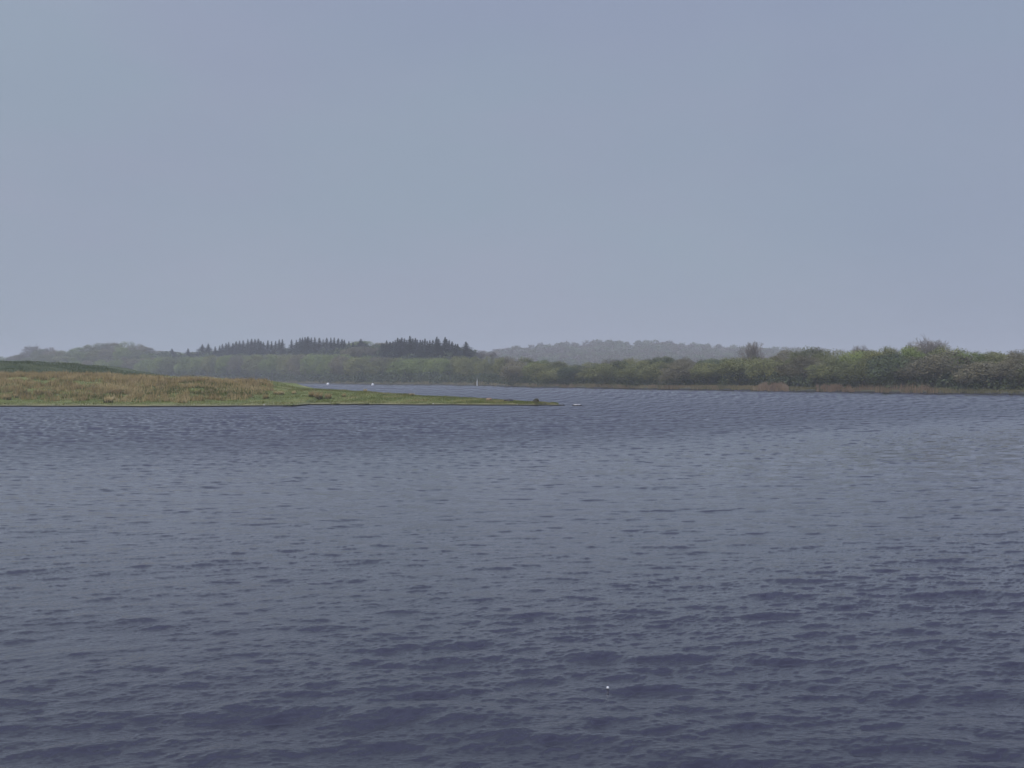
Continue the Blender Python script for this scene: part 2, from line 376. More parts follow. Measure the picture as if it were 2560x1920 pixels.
p.inputs['Base Color'].default_value = (0.018, 0.0175, 0.0260, 1); p.inputs['Specular Tint'].default_value = (0.93, 0.90, 1.0, 1); p.inputs['IOR'].default_value = 1.42
p.inputs['Roughness'].default_value = 0.05
tc = t.nodes.new('ShaderNodeNewGeometry'); mp = t.nodes.new('ShaderNodeMapping'); mp.inputs['Scale'].default_value = (1.0, 2.2, 1.0)
t.links.new(tc.outputs['Position'], mp.inputs['Vector'])
ns = t.nodes.new('ShaderNodeTexNoise'); ns.inputs['Scale'].default_value = 13.0; ns.inputs['Detail'].default_value = 3
t.links.new(mp.outputs['Vector'], ns.inputs['Vector'])
bp = t.nodes.new('ShaderNodeBump'); bp.inputs['Strength'].default_value = 0.20; bp.inputs['Distance'].default_value = 0.02
t.links.new(ns.outputs['Fac'], bp.inputs['Height']); t.links.new(bp.outputs[0], p.inputs['Normal'])
me = mesh_arrays('water', V, Q, m, True)
nrm = np.stack([-SX, -SY, np.ones_like(SX)], -1).reshape(-1, 3)
nrm /= np.linalg.norm(nrm, axis=1, keepdims=True)
me.normals_split_custom_set_from_vertices(nrm.astype(np.float32))
print('water quads', len(Q))
tag(obj('water', me), 'wind-ruffled grey-blue lake water', None, None, 'structure')
def water_h(x, y):
    k = np.argmin((X-x)**2 + (Y-y)**2); return float(H.ravel()[k])

# ------------------------------------------------------------------ foliage building blocks
def quads(cent, size, r, flat=0.0, elong=1.0):
    n = len(cent)
    a = r.normal(size=(n, 3)); a[:, 2] *= (1-flat); a /= np.linalg.norm(a, axis=1, keepdims=True)
    b = r.normal(size=(n, 3)); b -= a*np.sum(a*b, 1, keepdims=True); b /= np.linalg.norm(b, axis=1, keepdims=True)
    s = size*(0.6+0.8*r.random((n, 1)))
    a = a*s*elong; b = b*s
    v = np.stack([cent-a-b*0.6, cent+a*0.2-b, cent+a+b*0.5, cent-a*0.3+b], 1).reshape(-1, 3)
    i = np.arange(n)[:, None]*4
    return v, np.concatenate([i, i+1, i+2, i+3], 1)

def facing_quads(cent, nrm, size, r, jitter=0.5):
    n = len(cent); nn = nrm + r.normal(size=(n, 3))*jitter; nn /= np.linalg.norm(nn, axis=1, keepdims=True)
    a = np.cross(nn, r.normal(size=(n, 3))); a /= np.linalg.norm(a, axis=1, keepdims=True); b = np.cross(nn, a)
    s_ = size*(0.6+0.8*r.random((n, 1))); a = a*s_; b = b*s_*0.8
    v = np.stack([cent-a-b*0.6, cent+a*0.2-b, cent+a+b*0.5, cent-a*0.3+b], 1).reshape(-1, 3); i = np.arange(n)[:, None]*4
    return v, np.concatenate([i, i+1, i+2, i+3], 1)

def crown_mesh(name, seed, n=5200, width=0.42, low=0.05, leaf=0.0145, twig=600, lumpy=1.0):
    """unit-height domed crown: leaf clumps on a big dome broken into lobes"""
    r = np.random.default_rng(seed)
    nl = 30; c = r.normal(size=(nl, 3)); c[:, 2] = np.abs(c[:, 2])*1.1 - 0.35; c /= np.linalg.norm(c, axis=1, keepdims=True)
    lr = r.uniform(0.7, 1.0, nl)
    zc = 0.46; cent = np.stack([c[:, 0]*width*0.70*lr, c[:, 1]*width*0.70*lr, zc + c[:, 2]*0.38*lr], 1)
    rad = r.uniform(0.13, 0.21, nl)
    pick = r.choice(nl, n, p=rad**2/np.sum(rad**2))
    d = r.normal(size=(n, 3)) + c[pick]*0.9; d /= np.linalg.norm(d, axis=1, keepdims=True)
    rr = rad[pick]*(0.55+0.45*r.random(n)**0.4)*(1+0.12*np.abs(r.normal(size=n)))
    P = cent[pick] + d*rr[:, None]
    core = r.random(n) < 0.16                                   # sparser leaves inside
    P[core] = np.stack([r.normal(size=core.sum())*width*0.35, r.normal(size=core.sum())*width*0.35, r.uniform(low, 0.7, core.sum())], 1)
    P[:, 2] = np.where(P[:, 2] < low*0.4, low*0.4 + np.abs(r.normal(size=n))*0.08, P[:, 2])
    P[:, 2] *= 1.0/np.percentile(P[:, 2], 99.7)
    out_ = P - np.array([0, 0, 0.35]); out_ /= np.linalg.norm(out_, axis=1, keepdims=True)
    v, f = facing_quads(P, out_*0.8 + d*0.6, leaf, r)
    pk = r.choice(nl, twig); d = r.normal(size=(twig, 3))*0.7 + c[pk]; d[:, 2] = np.abs(d[:, 2])+0.4; d /= np.linalg.norm(d, axis=1, keepdims=True)
    p0 = cent[pk] + d*rad[pk][:, None]*0.4; p1 = cent[pk] + d*(rad[pk]*(1.0+0.35*r.random(twig)))[:, None]
    w = np.cross(d, (0, 1, 0.1)); w /= np.linalg.norm(w, axis=1, keepdims=True); w *= 0.003
    v2 = np.stack([p0-w, p0+w, p1+w*0.4, p1-w*0.4], 1).reshape(-1, 3); i = np.arange(twig)[:, None]*4
    f2 = np.concatenate([i, i+1, i+2, i+3], 1) + len(v)
    return mesh_arrays(name, np.concatenate([v, v2]), np.concatenate([f, f2]), M['fresh'])

def trunk_mesh(name, seed, h=0.62, r0=0.018):
    r = random.Random(seed); b = Buf()
    p = np.array([0., 0, -0.03]); pts = [p]
    for k in range(5):
        p = p + np.array([r.uniform(-.02, .02), r.uniform(-.02, .02), (h+0.03)/5]); pts.append(p)
    for k in range(5): tube(b, pts[k], pts[k+1], r0*(1-0.15*k), r0*(1-0.15*(k+1)), 6)
    for k in range(9):
        q = pts[r.randint(1, 4)]; a = r.uniform(0, 6.28); l = r.uniform(.15, .3)
        e = q + np.array([math.cos(a)*l*.8, math.sin(a)*l*.8, l*.8]); tube(b, q, e, r0*.45, r0*.12, 4)
        e2 = e + np.array([math.cos(a+.6)*l*.4, math.sin(a+.6)*l*.4, l*.35]); tube(b, e, e2, r0*.14, r0*.05, 3)
    return b.mesh(name, M['bark'], True)

def bare_mesh(seed, spread=0.9, levels=6, start=0.30):
    """unit-height leafless tree: returns trunk mesh and branch mesh"""
    r = random.Random(seed); tb = Buf(); bb = Buf()
    trunk_top = np.array([r.uniform(-.02, .02), r.uniform(-.02, .02), start])
    tube(tb, (0, 0, -0.03), trunk_top*0.5, 0.030, 0.026, 7); tube(tb, trunk_top*0.5, trunk_top, 0.026, 0.022, 7)
    def grow(p, d, l, rad, lev):
        if lev == 0 or l < 0.01: return
        e = p + d*l
        mid = p + d*l*.5
        if lev > 3:
            mid = mid + np.array([r.uniform(-1, 1), r.uniform(-1, 1), r.uniform(-.5, .5)])*l*.09
            tube(bb, p, mid, rad, rad*.85, 3); tube(bb, mid, e, rad*.85, rad*.66, 3)
        else: tube(bb, p, e, rad, rad*.6, 3)
        n = 3
        for k in range(n):
            v = np.array([r.gauss(0, 1), r.gauss(0, 1), r.gauss(0, .7)]); v -= d*v.dot(d); v /= np.linalg.norm(v)+1e-6
            nd = d + v*r.uniform(.35, .75)*spread ; nd /= np.linalg.norm(nd)
            grow(e if k else mid, nd, l*r.uniform(.66, .82), max(rad*r.uniform(.5, .66), 0.0019), lev-1)
    for k in range(12):
        a = k*2.4 + r.uniform(-.4, .4); q_ = .15 + .085*k; d = np.array([math.cos(a)*q_*spread, math.sin(a)*q_*spread, 1.]); d /= np.linalg.norm(d)
        grow(trunk_top*r.uniform(.75, 1), d, r.uniform(.15, .19), .012, levels)
    vb = np.concatenate(bb.v); s = 1.0/vb[:, 2].max()
    bb.v = [v*np.array([s, s, s]) for v in bb.v]; tb.v = [v*np.array([1, 1, s]) for v in tb.v]
    return tb.mesh('trunk', M['bark'], True), bb.mesh('crown', M['twig'])

def conifer_mesh(name, seed, n=50, width=0.17, low=0.10):
    r = np.random.default_rng(seed); b = []
    F_ = []; cnt = 0
    for k in range(n):
        t_ = k/(n-1.); z = low + (1-low)*t_**0.9
        rad = width*1.15*(1-t_)**0.92*(0.7+0.6*r.random()) + 0.004
        for j in range(11 if t_ < 0.8 else 7):
            a = r.random()*6.283; l = rad*(0.65+0.6*r.random()); dz = -0.25*l + 0.2*l*r.random()
            d = np.array([math.cos(a), math.sin(a), 0]); s = np.array([-math.sin(a), math.cos(a), 0])
            p0 = np.array([0, 0, z+0.015]); w = 0.028*(0.6+0.8*r.random())*(0.42+0.58*(1-t_))
            for q in range(4):
                c0 = p0 + d*l*(q/4.) + np.array([0, 0, dz*(q/4.)]); c1 = p0 + d*l*((q+1.2)/4.) + np.array([0, 0, dz*((q+1)/4.)])
                ww = w*(1-q*0.2); dr = np.array([0, 0, -w*(0.5+r.random())])
                b += [c0-s*ww+dr, c0+s*ww+dr*0.4, c1+s*ww*.5+dr*.5, c1-s*ww*.5]; F_.append([cnt, cnt+1, cnt+2, cnt+3]); cnt += 4
    v = np.array(b); tip = np.array([[-.003, 0, .97], [.003, 0, .97], [.001, 0, 1.03], [-.001, 0, 1.03]])
    return mesh_arrays(name, np.concatenate([v, tip]), np.array(F_+[[cnt, cnt+1, cnt+2, cnt+3]]), M['needle'])

def pole_mesh(name):
    b = Buf(); tube(b, (0, 0, -.03), (0, 0, .5), .014, .010, 6); tube(b, (0, 0, .5), (0, 0, .99), .010, .002, 6)
    return b.mesh(name, M['bark'], True)

CROWN = [crown_mesh('crown', 100+i, width=(0.42, 0.50, 0.38, 0.46)[i % 4]) for i in range(8)]
CROWN_LOOSE = [crown_mesh('crown', 140+i, n=2900, width=0.42, twig=1900, leaf=0.013) for i in range(4)]
TRUNK = [trunk_mesh('trunk', 200+i) for i in range(4)]
BARE = [bare_mesh(300+i, (0.9, 1.05, 0.8)[i]) for i in range(3)]
CONE = [conifer_mesh('crown', 400+i, width=(0.17, 0.14, 0.20, 0.16)[i]) for i in range(4)]
POLE = pole_mesh('trunk')

def tree(name, X, Y, Z, h, w, crown, trunk, mat, label, cat, group):
    root = bpy.data.objects.new(name, None); col.objects.link(root)
    root.empty_display_size = 0.5
    root.location = (X, Y, Z); root.rotation_euler = (0, 0, random.uniform(0, 6.28)); root.scale = (w, w, h)
    tag(root, label, cat, group)
    t_ = obj('trunk', trunk, root); c = obj('crown', crown, root)
    if mat: setmat(c, mat)
    return root

# ------------------------------------------------------------------ the woods on the far shore
ST = [(80, 'left of the hazy bare tree at far left'), (215, 'below the hazy bare tree at far left'), (345, 'on the rounded brown hump at left'),
      (490, 'around the two small dark conifers'), (600, 'below the left end of the conifer row'), (720, 'below the middle of the conifer row'),
      (876, 'above the left white buoy'), (960, 'above the right white buoy'), (1070, 'below the left half of the dense conifer stand'),
      (1150, 'below the right half of the dense conifer stand'), (1262, 'behind the white marker post'), (1370, 'below the left slope of the distant hill'),
      (1480, 'at the dip in the tree line'), (1640, 'below the middle of the distant hill'), (1800, 'below the right slope of the distant hill'),
      (1900, 'below the lone round bare tree'), (1975, 'behind the left reed bed'), (2030, 'in the gap between the reed beds'),
      (2140, 'behind the right reed bed'), (2260, 'left of the largest bare tree'), (2380, 'below the largest bare tree'),
      (2480, 'right of the largest bare tree'), (9999, 'at the right edge')]
def stretch(x):
    for e, t_ in ST:
        if x < e: return t_
COLW = {'fresh': 'fresh green', 'olive': 'olive', 'brown': 'grey-brown', 'dark': 'dark green'}
RANKW = {0: 'low waterside', 1: 'front-rank', 2: 'second-rank', 3: 'skyline', 4: 'mid-slope'}
WOODS = []
def wood(x0, x1, off, spacing, top_y, rank, mats, loose=0.2, jit=0.9, minh=3.0, wf=1.0):
    """a row of trees from column x0 to x1, off metres behind the shore; top_y(x) = row of their tops"""
    x = x0
    while x < x1:
        D = float(shore_D(x)) + off + random.uniform(-0.35, 0.35)*min(14, 0.5*off+2)
        z = float(terr(x, D)); top = z_at(top_y(x) + random.uniform(-jit, jit*1.6), D)
        h = max(top - z, minh)
        mk = random.choices(list(mats), weights=list(mats.values()))[0]
        kind = 'loose' if random.random() < loose else 'full'
        cm = random.choice(CROWN_LOOSE if kind == 'loose' else CROWN)
        w = max(h*random.uniform(0.95, 1.25), spacing*random.uniform(1.7, 2.1))*wf
        lb = (COLW[mk], RANKW[rank], stretch(x))
        WOODS.append((x, lb, tree('broadleaf_tree', px_u(x)*D, D, z-0.1, h, w, cm, random.choice(TRUNK), M[mk], 'tree', 'tree', 'broadleaf trees of the far shore woods')))
        x += spacing*random.uniform(0.75, 1.25)*F/D
I = lambda xs_, ys_: (lambda x: float(np.interp(x, xs_, ys_)))
back_l = I([-400, 0, 60, 110, 150, 200, 260, 320, 350, 400, 480, 600, 760, 850, 900, 960, 1050, 1150, 1190, 1230, 1300, 1400],
           [897, 893, 882, 872, 876, 866, 857, 853, 863, 876, 880, 872, 868, 862, 851, 854, 868, 874, 874, 882, 891, 903])
front_l = I([-400, 0, 200, 300, 500, 700, 850, 1000, 1100, 1150, 1250, 1400], [905, 905, 903, 896, 890, 884, 887, 898, 896, 904, 898, 910])
sky_r = I([1150, 1200, 1280, 1350, 1400, 1425, 1500, 1560, 1620, 1690, 1750, 1800, 1850, 1930, 1960, 2000, 2040, 2070, 2120, 2180, 2240, 2280, 2330, 2380, 2430, 2500, 2560, 2900, 3100],
          [889, 890, 890, 898, 901, 910, 901, 894, 894, 888, 894, 892, 889, 882, 875, 871, 866, 872, 875, 872, 863, 862, 870, 864, 875, 877, 874, 868, 870])
low_r = lambda x: sky_r(x) + 16
ML = {'fresh': 5, 'olive': 3, 'brown': 2.2}
MB = {'brown': 5, 'olive': 2, 'fresh': 2}
# left and middle (behind the buoys)
wood(-60, 1180, 150, 10.5, back_l, 3, MB, 0.35)
wood(-60, 1160, 105, 11.0, lambda x: back_l(x)+14 if x < 500 or 880 < x < 950 else max(back_l(x)+14, 887), 4, {'olive': 3, 'brown': 3, 'fresh': 2})
wood(-60, 1170, 62, 10.5, lambda x: max(front_l(x)-3, back_l(x)+16), 2, ML, 0.25)
wood(120, 1145, 24, 9.0, front_l, 1, ML, 0.15)
# right
wood(1150, 2680, 34, 6.6, sky_r, 2, {'fresh': 1.5, 'olive': 4, 'brown': 4}, 0.45, jit=1.6, wf=0.88)
wood(1160, 2680, 17, 6.2, lambda x: sky_r(x)+5, 1, {'fresh': 3, 'olive': 4, 'brown': 2.5, 'dark': 1}, 0.35, jit=2.5, wf=0.88)
wood(1290, 2680, 8, 7.2, lambda x: sky_r(x)+(12 if x < 1900 else 18), 0, {'olive': 4, 'brown': 2.5, 'dark': 1.2}, 0.45, jit=7)
ORD = ['', 'first', 'second', 'third', 'fourth', 'fifth', 'sixth', 'seventh', 'eighth', 'ninth', 'tenth', 'eleventh', 'twelfth']
by = {}
for x_, lb, o in WOODS: by.setdefault(lb, []).append((x_, o))
for (c_, r_, st), lst in by.items():
    lst.sort(key=lambda q: q[0]); n_ = len(lst)
    for k, (x_, o) in enumerate(lst):
        pre = '' if n_ == 1 else ('left ' if k == 0 else 'right ') if n_ == 2 else ('leftmost ' if k == 0 else 'rightmost ' if k == n_-1 else ORD[min(k+1, 12)] + ' from left, ')
        o['label'] = pre + '%s %s tree %s' % (c_, r_, st)
print('broadleaf', len(WOODS))
# scrub between and under the trees
r = np.random.default_rng(66); vs = []; fs = []; cnt = 0
for x0, x1, o0, o1, n, hh, sz in ((-150, 1150, 4, 60, 700, 4.5, .35), (-150, 1180, 60, 170, 700, 6.0, .5), (1140, 1300, 5, 40, 160, 3.6, .28), (1280, 2700, 4, 40, 900, 3.4, .22)):
    for k in range(n):
        x = r.uniform(x0, x1); D = float(shore_D(x)) + r.uniform(o0, o1); h_ = hh*r.uniform(.5, 1.1); nn = 130
        th = r.random(nn)*6.283; el = r.random(nn); rr = h_*0.75*np.sqrt(1-.85*el**2)*r.uniform(.5, 1.05, nn)
        P = np.stack([px_u(x)*D + np.cos(th)*rr, D + np.sin(th)*rr, float(terr(x, D)) + el*h_], 1)
        v, f = quads(P, sz, r); vs.append(v); fs.append(f+cnt); cnt += len(v)
tag(obj('undergrowth', mesh_arrays('undergrowth', np.concatenate(vs), np.concatenate(fs), M['dark'])),
    'tangled grey-green scrub filling the gaps beneath the far shore trees', 'scrub', None, 'stuff')

# leafless trees standing above the canopy
def bare(x, top, dpx, off, variant, label, h=None, wpx=60):
    D = float(shore_D(x)) + off; z = float(terr(x, D)); hh = z_at(top, D) - z
    w = wpx/F*D
    tb, bb = BARE[variant]
    vb = np.array([v.co[:] for v in bb.vertices]); ext = np.percentile(np.hypot(vb[:, 0], vb[:, 1]), 96)*2
    tree('bare_tree', px_u(x)*D, D, z-0.1, hh, w/ext, bb, tb, None, label, 'tree', 'leafless trees above the far woods')
bare(2325, 833, 0, 40, 0, 'largest leafless tree, its wide fan of pale branches tallest on the right skyline', wpx=125)
bare(2275, 848, 0, 38, 1, 'small leafless tree close to the left flank of the largest bare one', wpx=55)
bare(1882, 850, 0, 34, 2, 'round leafless tree standing alone above the canopy, right of the distant hill', wpx=66)
bare(2158, 857, 0, 38, 1, 'leafless brown tree poking out of the canopy left of the largest bare one', wpx=50)
bare(2140, 860, 0, 42, 2, 'thin grey leafless tree, the left one of a pair above the reed beds', wpx=36)
bare(2225, 860, 0, 40, 0, 'low reddish-brown leafless tree between the pair and the largest bare one', wpx=60)
bare(85, 858, 0, 150, 0, 'hazy leafless tree at the far left of the skyline, tallest there', wpx=52)
bare(127, 866, 0, 152, 2, 'smaller hazy leafless tree just right of the tallest one at the far left', wpx=34)
bare(1205, 874, 0, 120, 1, 'thin leafless tree right of the lone conifer on the slope', wpx=40)
bare(1232, 877, 0, 130, 2, 'low leafless tree at the foot of the slope before the distant hill', wpx=34)
bare(895, 851, 0, 150, 2, 'leafless tree in the gap between the two conifer stands', wpx=50)
bare(2040, 863, 0, 40, 2, 'brownish leafless tree forming the bump right of the reed gap skyline', wpx=52)

# conifers
CONS = {}
def conif(x, top, off, h, w, label, group):
    D = float(shore_D(x)) + off; zt = z_at(top, D); z = float(terr(x, D)); hh = max(h, zt-z)
    o = tree('conifer_tree', px_u(x)*D, D, zt-hh, hh, w, random.choice(CONE), POLE, M['needle'], label or 'x', 'conifer', group)
    if label is None: CONS.setdefault(group, []).append((x, o))
G1 = 'conifers of the left stand on the skyline'; G2 = 'conifers of the dense middle stand'
one = [(430, 872, 'small dark conifer, leftmost of two poking out of the hazy wood'), (470, 872, 'small dark conifer, right one of two poking out of the hazy wood'),
       (506, 861, 'leftmost conifer of the long stand on the skyline'), (521, 860, 'conifer with a full skirt, second from the left end of the long stand'),
       (770, 842, 'tallest thin conifer spire at the middle right of the long stand'), (902, 848, 'solitary conifer in the gap between the long stand and the dense stand')]
for x, tp, lb in one: conif(x, tp, 122, 14, 40, lb, G1)
G1T = I([535, 560, 600, 620, 645, 665, 680, 710, 740, 770, 800, 835, 860, 880], [868, 858, 852, 848, 847, 853, 850, 848, 847, 843, 846, 845, 850, 856])
x = 538
while x < 884:
    if not (660 < x < 668 or 716 < x < 722):
        conif(x, G1T(x) + random.choice([0, 0, 1, 2, 4]), 118+random.uniform(-8, 8), 17, random.uniform(30, 46), None, G1)
    x += random.uniform(6, 12)
G2T = I([955, 975, 1000, 1025, 1050, 1075, 1090, 1100, 1112, 1130, 1148], [856, 850, 845, 845, 847, 848, 846, 850, 846, 851, 864])
conif(1165, 855, 104, 12, 42, 'lone conifer with ragged branches standing just right of the dense stand', G2)
conif(1025, 841, 96, 18, 38, 'tallest conifer spire of the dense middle stand', G2)
conif(1092, 843, 96, 18, 38, 'pointed conifer spire left of the notch in the dense middle stand', G2)
conif(1113, 844, 96, 18, 38, 'pointed conifer spire right of the notch in the dense middle stand', G2)
x = 955
while x < 1148:
    if abs(x-1103) > 4:
        conif(x, G2T(x) + random.choice([0, 0, 2, 4, 6]), 98+random.uniform(-12, 6), 18, random.uniform(30, 44), None, G2)
    x += random.uniform(4.6, 8.6)

G1L = CONS.pop(G1)
for nm_, a_, b_ in (('left clump', 0, 664), ('middle clump', 664, 719), ('right clump', 719, 999)):
    CONS[nm_] = [q for q in G1L if a_ <= q[0] < b_]
G2L = CONS.pop(G2); CONS['left half'] = [q for q in G2L if q[0] < 1040]; CONS['middle part'] = [q for q in G2L if 1040 <= q[0] < 1103]; CONS['right end'] = [q for q in G2L if q[0] >= 1103]
for g_, lst in CONS.items():
    lst.sort(key=lambda q: q[0]); n_ = len(lst)
    nm = 'packed conifer in the %s of the dense stand' % g_ if 'clump' not in g_ else 'conifer in the %s of the long skyline stand' % g_
    for k, (x_, o) in enumerate(lst):
        a_ = ORD[k+1] + ' from the left' if k < 12 else (ORD[n_-k] + ' from the right' if n_-k <= 12 else 'near the middle')
        o['label'] = 'dark ' + nm + ', ' + a_

# distant wooded hill: one hazy mass
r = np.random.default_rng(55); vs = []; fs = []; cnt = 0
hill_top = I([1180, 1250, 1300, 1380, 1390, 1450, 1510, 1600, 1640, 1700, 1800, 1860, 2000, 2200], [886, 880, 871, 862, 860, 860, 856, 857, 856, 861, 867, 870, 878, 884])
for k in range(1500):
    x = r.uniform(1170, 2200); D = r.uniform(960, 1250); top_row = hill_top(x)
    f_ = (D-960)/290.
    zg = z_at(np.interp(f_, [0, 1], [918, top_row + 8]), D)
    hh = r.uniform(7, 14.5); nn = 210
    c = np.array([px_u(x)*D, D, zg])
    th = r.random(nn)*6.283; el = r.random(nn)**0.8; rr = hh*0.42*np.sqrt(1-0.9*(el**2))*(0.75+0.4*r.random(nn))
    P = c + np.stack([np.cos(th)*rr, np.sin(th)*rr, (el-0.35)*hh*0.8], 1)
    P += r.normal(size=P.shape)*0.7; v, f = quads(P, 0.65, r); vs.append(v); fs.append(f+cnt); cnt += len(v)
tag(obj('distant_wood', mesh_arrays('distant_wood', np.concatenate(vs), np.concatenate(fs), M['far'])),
    'hazy violet-grey wooded hill far behind the dip in the tree line', 'wood', None, 'stuff')

# ------------------------------------------------------------------ blades: rushes, reeds, grass
def blades(P, Z, h, w, lean, r):
    """P (n,2), Z ground, h heights, w widths: tapered bent blades of two quads -> tris"""
    n = len(P); a = r.random(n)*6.283; dx = np.cos(a); dy = np.sin(a)
    la = r.random(n)*6.283; lx = np.cos(la)*lean*h*r.random(n); ly = np.sin(la)*lean*h*r.random(n)
    b = np.stack([P[:, 0], P[:, 1], Z-0.04], 1); s = np.stack([dx*w/2, dy*w/2, 0*w], 1)
    m_ = b + np.stack([lx*.35, ly*.35, h*.55], 1); t_ = b + np.stack([lx, ly, h+0.04], 1)
    v = np.stack([b-s, b+s, m_-s*.8, m_+s*.8, t_], 1).reshape(-1, 3); i = np.arange(n)[:, None]*5
    f = np.concatenate([np.concatenate([i, i+1, i+3], 1), np.concatenate([i, i+3, i+2], 1), np.concatenate([i+2, i+3, i+4], 1)])
    return v, f

# long dry rushes massed over the left bank
r = np.random.default_rng(77)
nc_ = 5200
CX = r.uniform(-84, -25, nc_); CY = spit_front(CX) + 4.5 + r.random(nc_)**0.95*42
t0 = CY - spit_front(CX)
band = smooth_noise(CX*0.35, CY*1.1, 5.0, 41)*0.5 + smooth_noise(CX*0.6, CY, 1.8, 42)*0.3 + smooth_noise(CX, CY, 0.8, 47)*0.2
thr = np.interp(t0, [4.5, 6, 8, 14, 22, 30, 46], [0.62, 0.53, 0.42, 0.42, 0.36, 0.30, 0.26])
thr = thr + np.where(CX < -54, np.interp(t0, [5, 9, 16], [0.14, 0.06, 0]), 0)
edge = CX < -0.2262*CY + 0.2 + (smooth_noise(CX*0, CY, 4.0, 48)-0.5)*0.8 - np.interp(t0, [4, 12, 20], [5, 2.2, 0])*1.0
s_ = (band > thr) & edge & (t0 > 4)
CX, CY, t0, band = CX[s_], CY[s_], t0[s_], band[s_]
green_c = (smooth_noise(CX*0.28, CY, 2.6, 43)*0.6 + r.random(len(CX))*0.4) > np.interp(CX, [-66, -54, -46, -34, -28], [0.86, 0.74, 0.60, 0.52, 0.62]) + np.interp(t0, [5, 9, 26, 34], [0.22, 0.02, 0.0, 0.35])
rad_c = r.uniform(0.30, 0.85, len(CX)); hc = r.uniform(0.45, 1.0, len(CX))
per = 34; ci = np.repeat(np.arange(len(CX)), per); ang_ = r.random(len(ci))*6.283; q_ = np.sqrt(r.random(len(ci)))
X_ = CX[ci] + np.cos(ang_)*q_*rad_c[ci]; Y_ = CY[ci] + np.sin(ang_)*q_*rad_c[ci]
hh_ = hc[ci]*(1.05 - 0.55*q_**2)*r.uniform(0.55, 1.1, len(ci)); gr = green_c[ci] ^ (r.random(len(ci)) < 0.12)
base = r.random(len(ci)) < 0.28                                 # short green growth at the foot of each clump
print('rush clumps', len(CX), 'blades', len(ci))
for nm, sel, mk, hh, lb in (('dry_rushes', ~gr & ~base, 'straw', 0.92, 'straw-coloured dry rushes massed over the left bank of the spit'),
                            ('green_rushes', gr | base, 'blade', 0.62, 'dull green rushes and grass between the dry ones on the bank')):
    P = np.stack([X_[sel], Y_[sel]], 1); k = len(P)
    v, f = blades(P, spit_z(P[:, 0], P[:, 1]), hh*hh_[sel]*np.where(base[sel], 0.65, 1.0), r.uniform(0.03, 0.06, k), 0.45, r)
    tag(obj(nm, mesh_arrays(nm, v, f, M[mk])), lb, 'rushes', None, 'stuff')
# rough dark grass on the farther ridge
n = 26000; X_ = r.uniform(-105, -58, n); Y_ = r.uniform(160, 205, n); Z_ = spit_z(X_, Y_); s_ = Z_ > 3.3
v, f = blades(np.stack([X_[s_], Y_[s_]], 1), Z_[s_], r.uniform(0.08, 0.34, s_.sum())*(0.4+smooth_noise(X_[s_], Y_[s_], 2.0, 49)), r.uniform(0.05, 0.1, s_.sum()), 0.5, r)
tag(obj('ridge_grass', mesh_arrays('ridge_grass', v, f, M['dark'])), 'rough dark green grass on the ridge at the far left', 'grass', None, 'stuff')
# short turf blades over the spit
n = 90000
X_ = r.uniform(-62, 5.0, n); w_ = np.minimum(spit_back(X_) - spit_front(X_), 45); Y_ = spit_front(X_) + 0.3 + r.random(n)*w_
Z_ = spit_z(X_, Y_); s = Z_ > 0.12; X_, Y_, Z_ = X_[s], Y_[s], Z_[s]
v, f = blades(np.stack([X_, Y_], 1), Z_, r.uniform(0.05, 0.16, len(X_))*(0.5+smooth_noise(X_, Y_, 1.5, 46)), r.uniform(0.03, 0.07, len(X_)), 0.6, r)
mt = foliage_mat('short_turf', (0.088, 0.108, 0.030), (0.152, 0.174, 0.050), (0.26, 0.235, 0.10), 0.35, 0.2)
tag(obj('short_grass', mesh_arrays('short_grass', v, f, mt)), 'short bright green grass covering the spit', 'grass', None, 'stuff')

# separate tussocks
def tussock_meshes(seed, n=170, dead=True):
    r = np.random.default_rng(seed)
    a = r.random(n)*6.283; q = np.sqrt(r.random(n))*0.36; P = np.stack([np.cos(a)*q, np.sin(a)*q], 1)
    v, f = blades(P, np.zeros(n), r.uniform(0.35, 1.0, n)*(1.1-q), r.uniform(0.025, 0.05, n), 0.5, r)
    v[:, :2] *= (1 + 0.5*v[:, 2:3])
    a = r.random(n)*6.283; q = np.sqrt(r.random(n))*0.42; P = np.stack([np.cos(a)*q, np.sin(a)*q], 1)
    v2, f2 = blades(P, np.zeros(n), r.uniform(0.15, 0.42, n), r.uniform(0.03, 0.06, n), 0.5, r)
    return mesh_arrays('dry_blades', v, f, M['straw']), mesh_arrays('green_base', v2, f2, M['dark'])
TUS = [tussock_meshes(500+i) for i in range(4)]
def tussock(x, y, s, label, dry=1.0, D=None):
    """at picture column x, ground row y: walk out along the sight line until it meets the spit"""
    u = px_u(x)
    if D is None:
        for d in np.arange(112, 175, 0.2):
            zz = float(spit_z(u*d, d))
            if zz > 0.08 and z_at(y, d) <= zz: break
        D = float(d)
    root = bpy.data.objects.new('rush_tussock', None); col.objects.link(root)
    root.location = (u*D, D, float(spit_z(u*D, D))-0.02); root.rotation_euler = (0, 0, random.uniform(0, 6)); root.scale = (s, s, s*0.95)
    tag(root, label, 'tussock', 'rush tussocks on the spit')
    a, b = random.choice(TUS); o = obj('dry_blades', a, root); o.scale = (1, 1, dry); obj('green_base', b, root)
tussock(271, 1007, 1.15, 'single tan rush tussock standing alone on the lawn by the water')
tussock(18, 999, 0.95, 'orange-tan tussock at the left edge, left one of two on the lawn')
tussock(39, 993, 0.6, 'small low tussock, right one of two near the left edge')
tussock(664, 997, 0.8, 'tan tussock just below the right end of the rush bank')
tussock(690, 986, 0.8, 'reddish tussock of the left pair on the green slope', 0.8)
tussock(703, 987, 0.9, 'dark-based tussock of the left pair on the green slope', 0.8)
tussock(780, 992, 1.0, 'pinkish tussock, left of three grouped on the middle slope')
tussock(795, 998, 1.25, 'largest dark-based tussock of the three grouped on the middle slope')
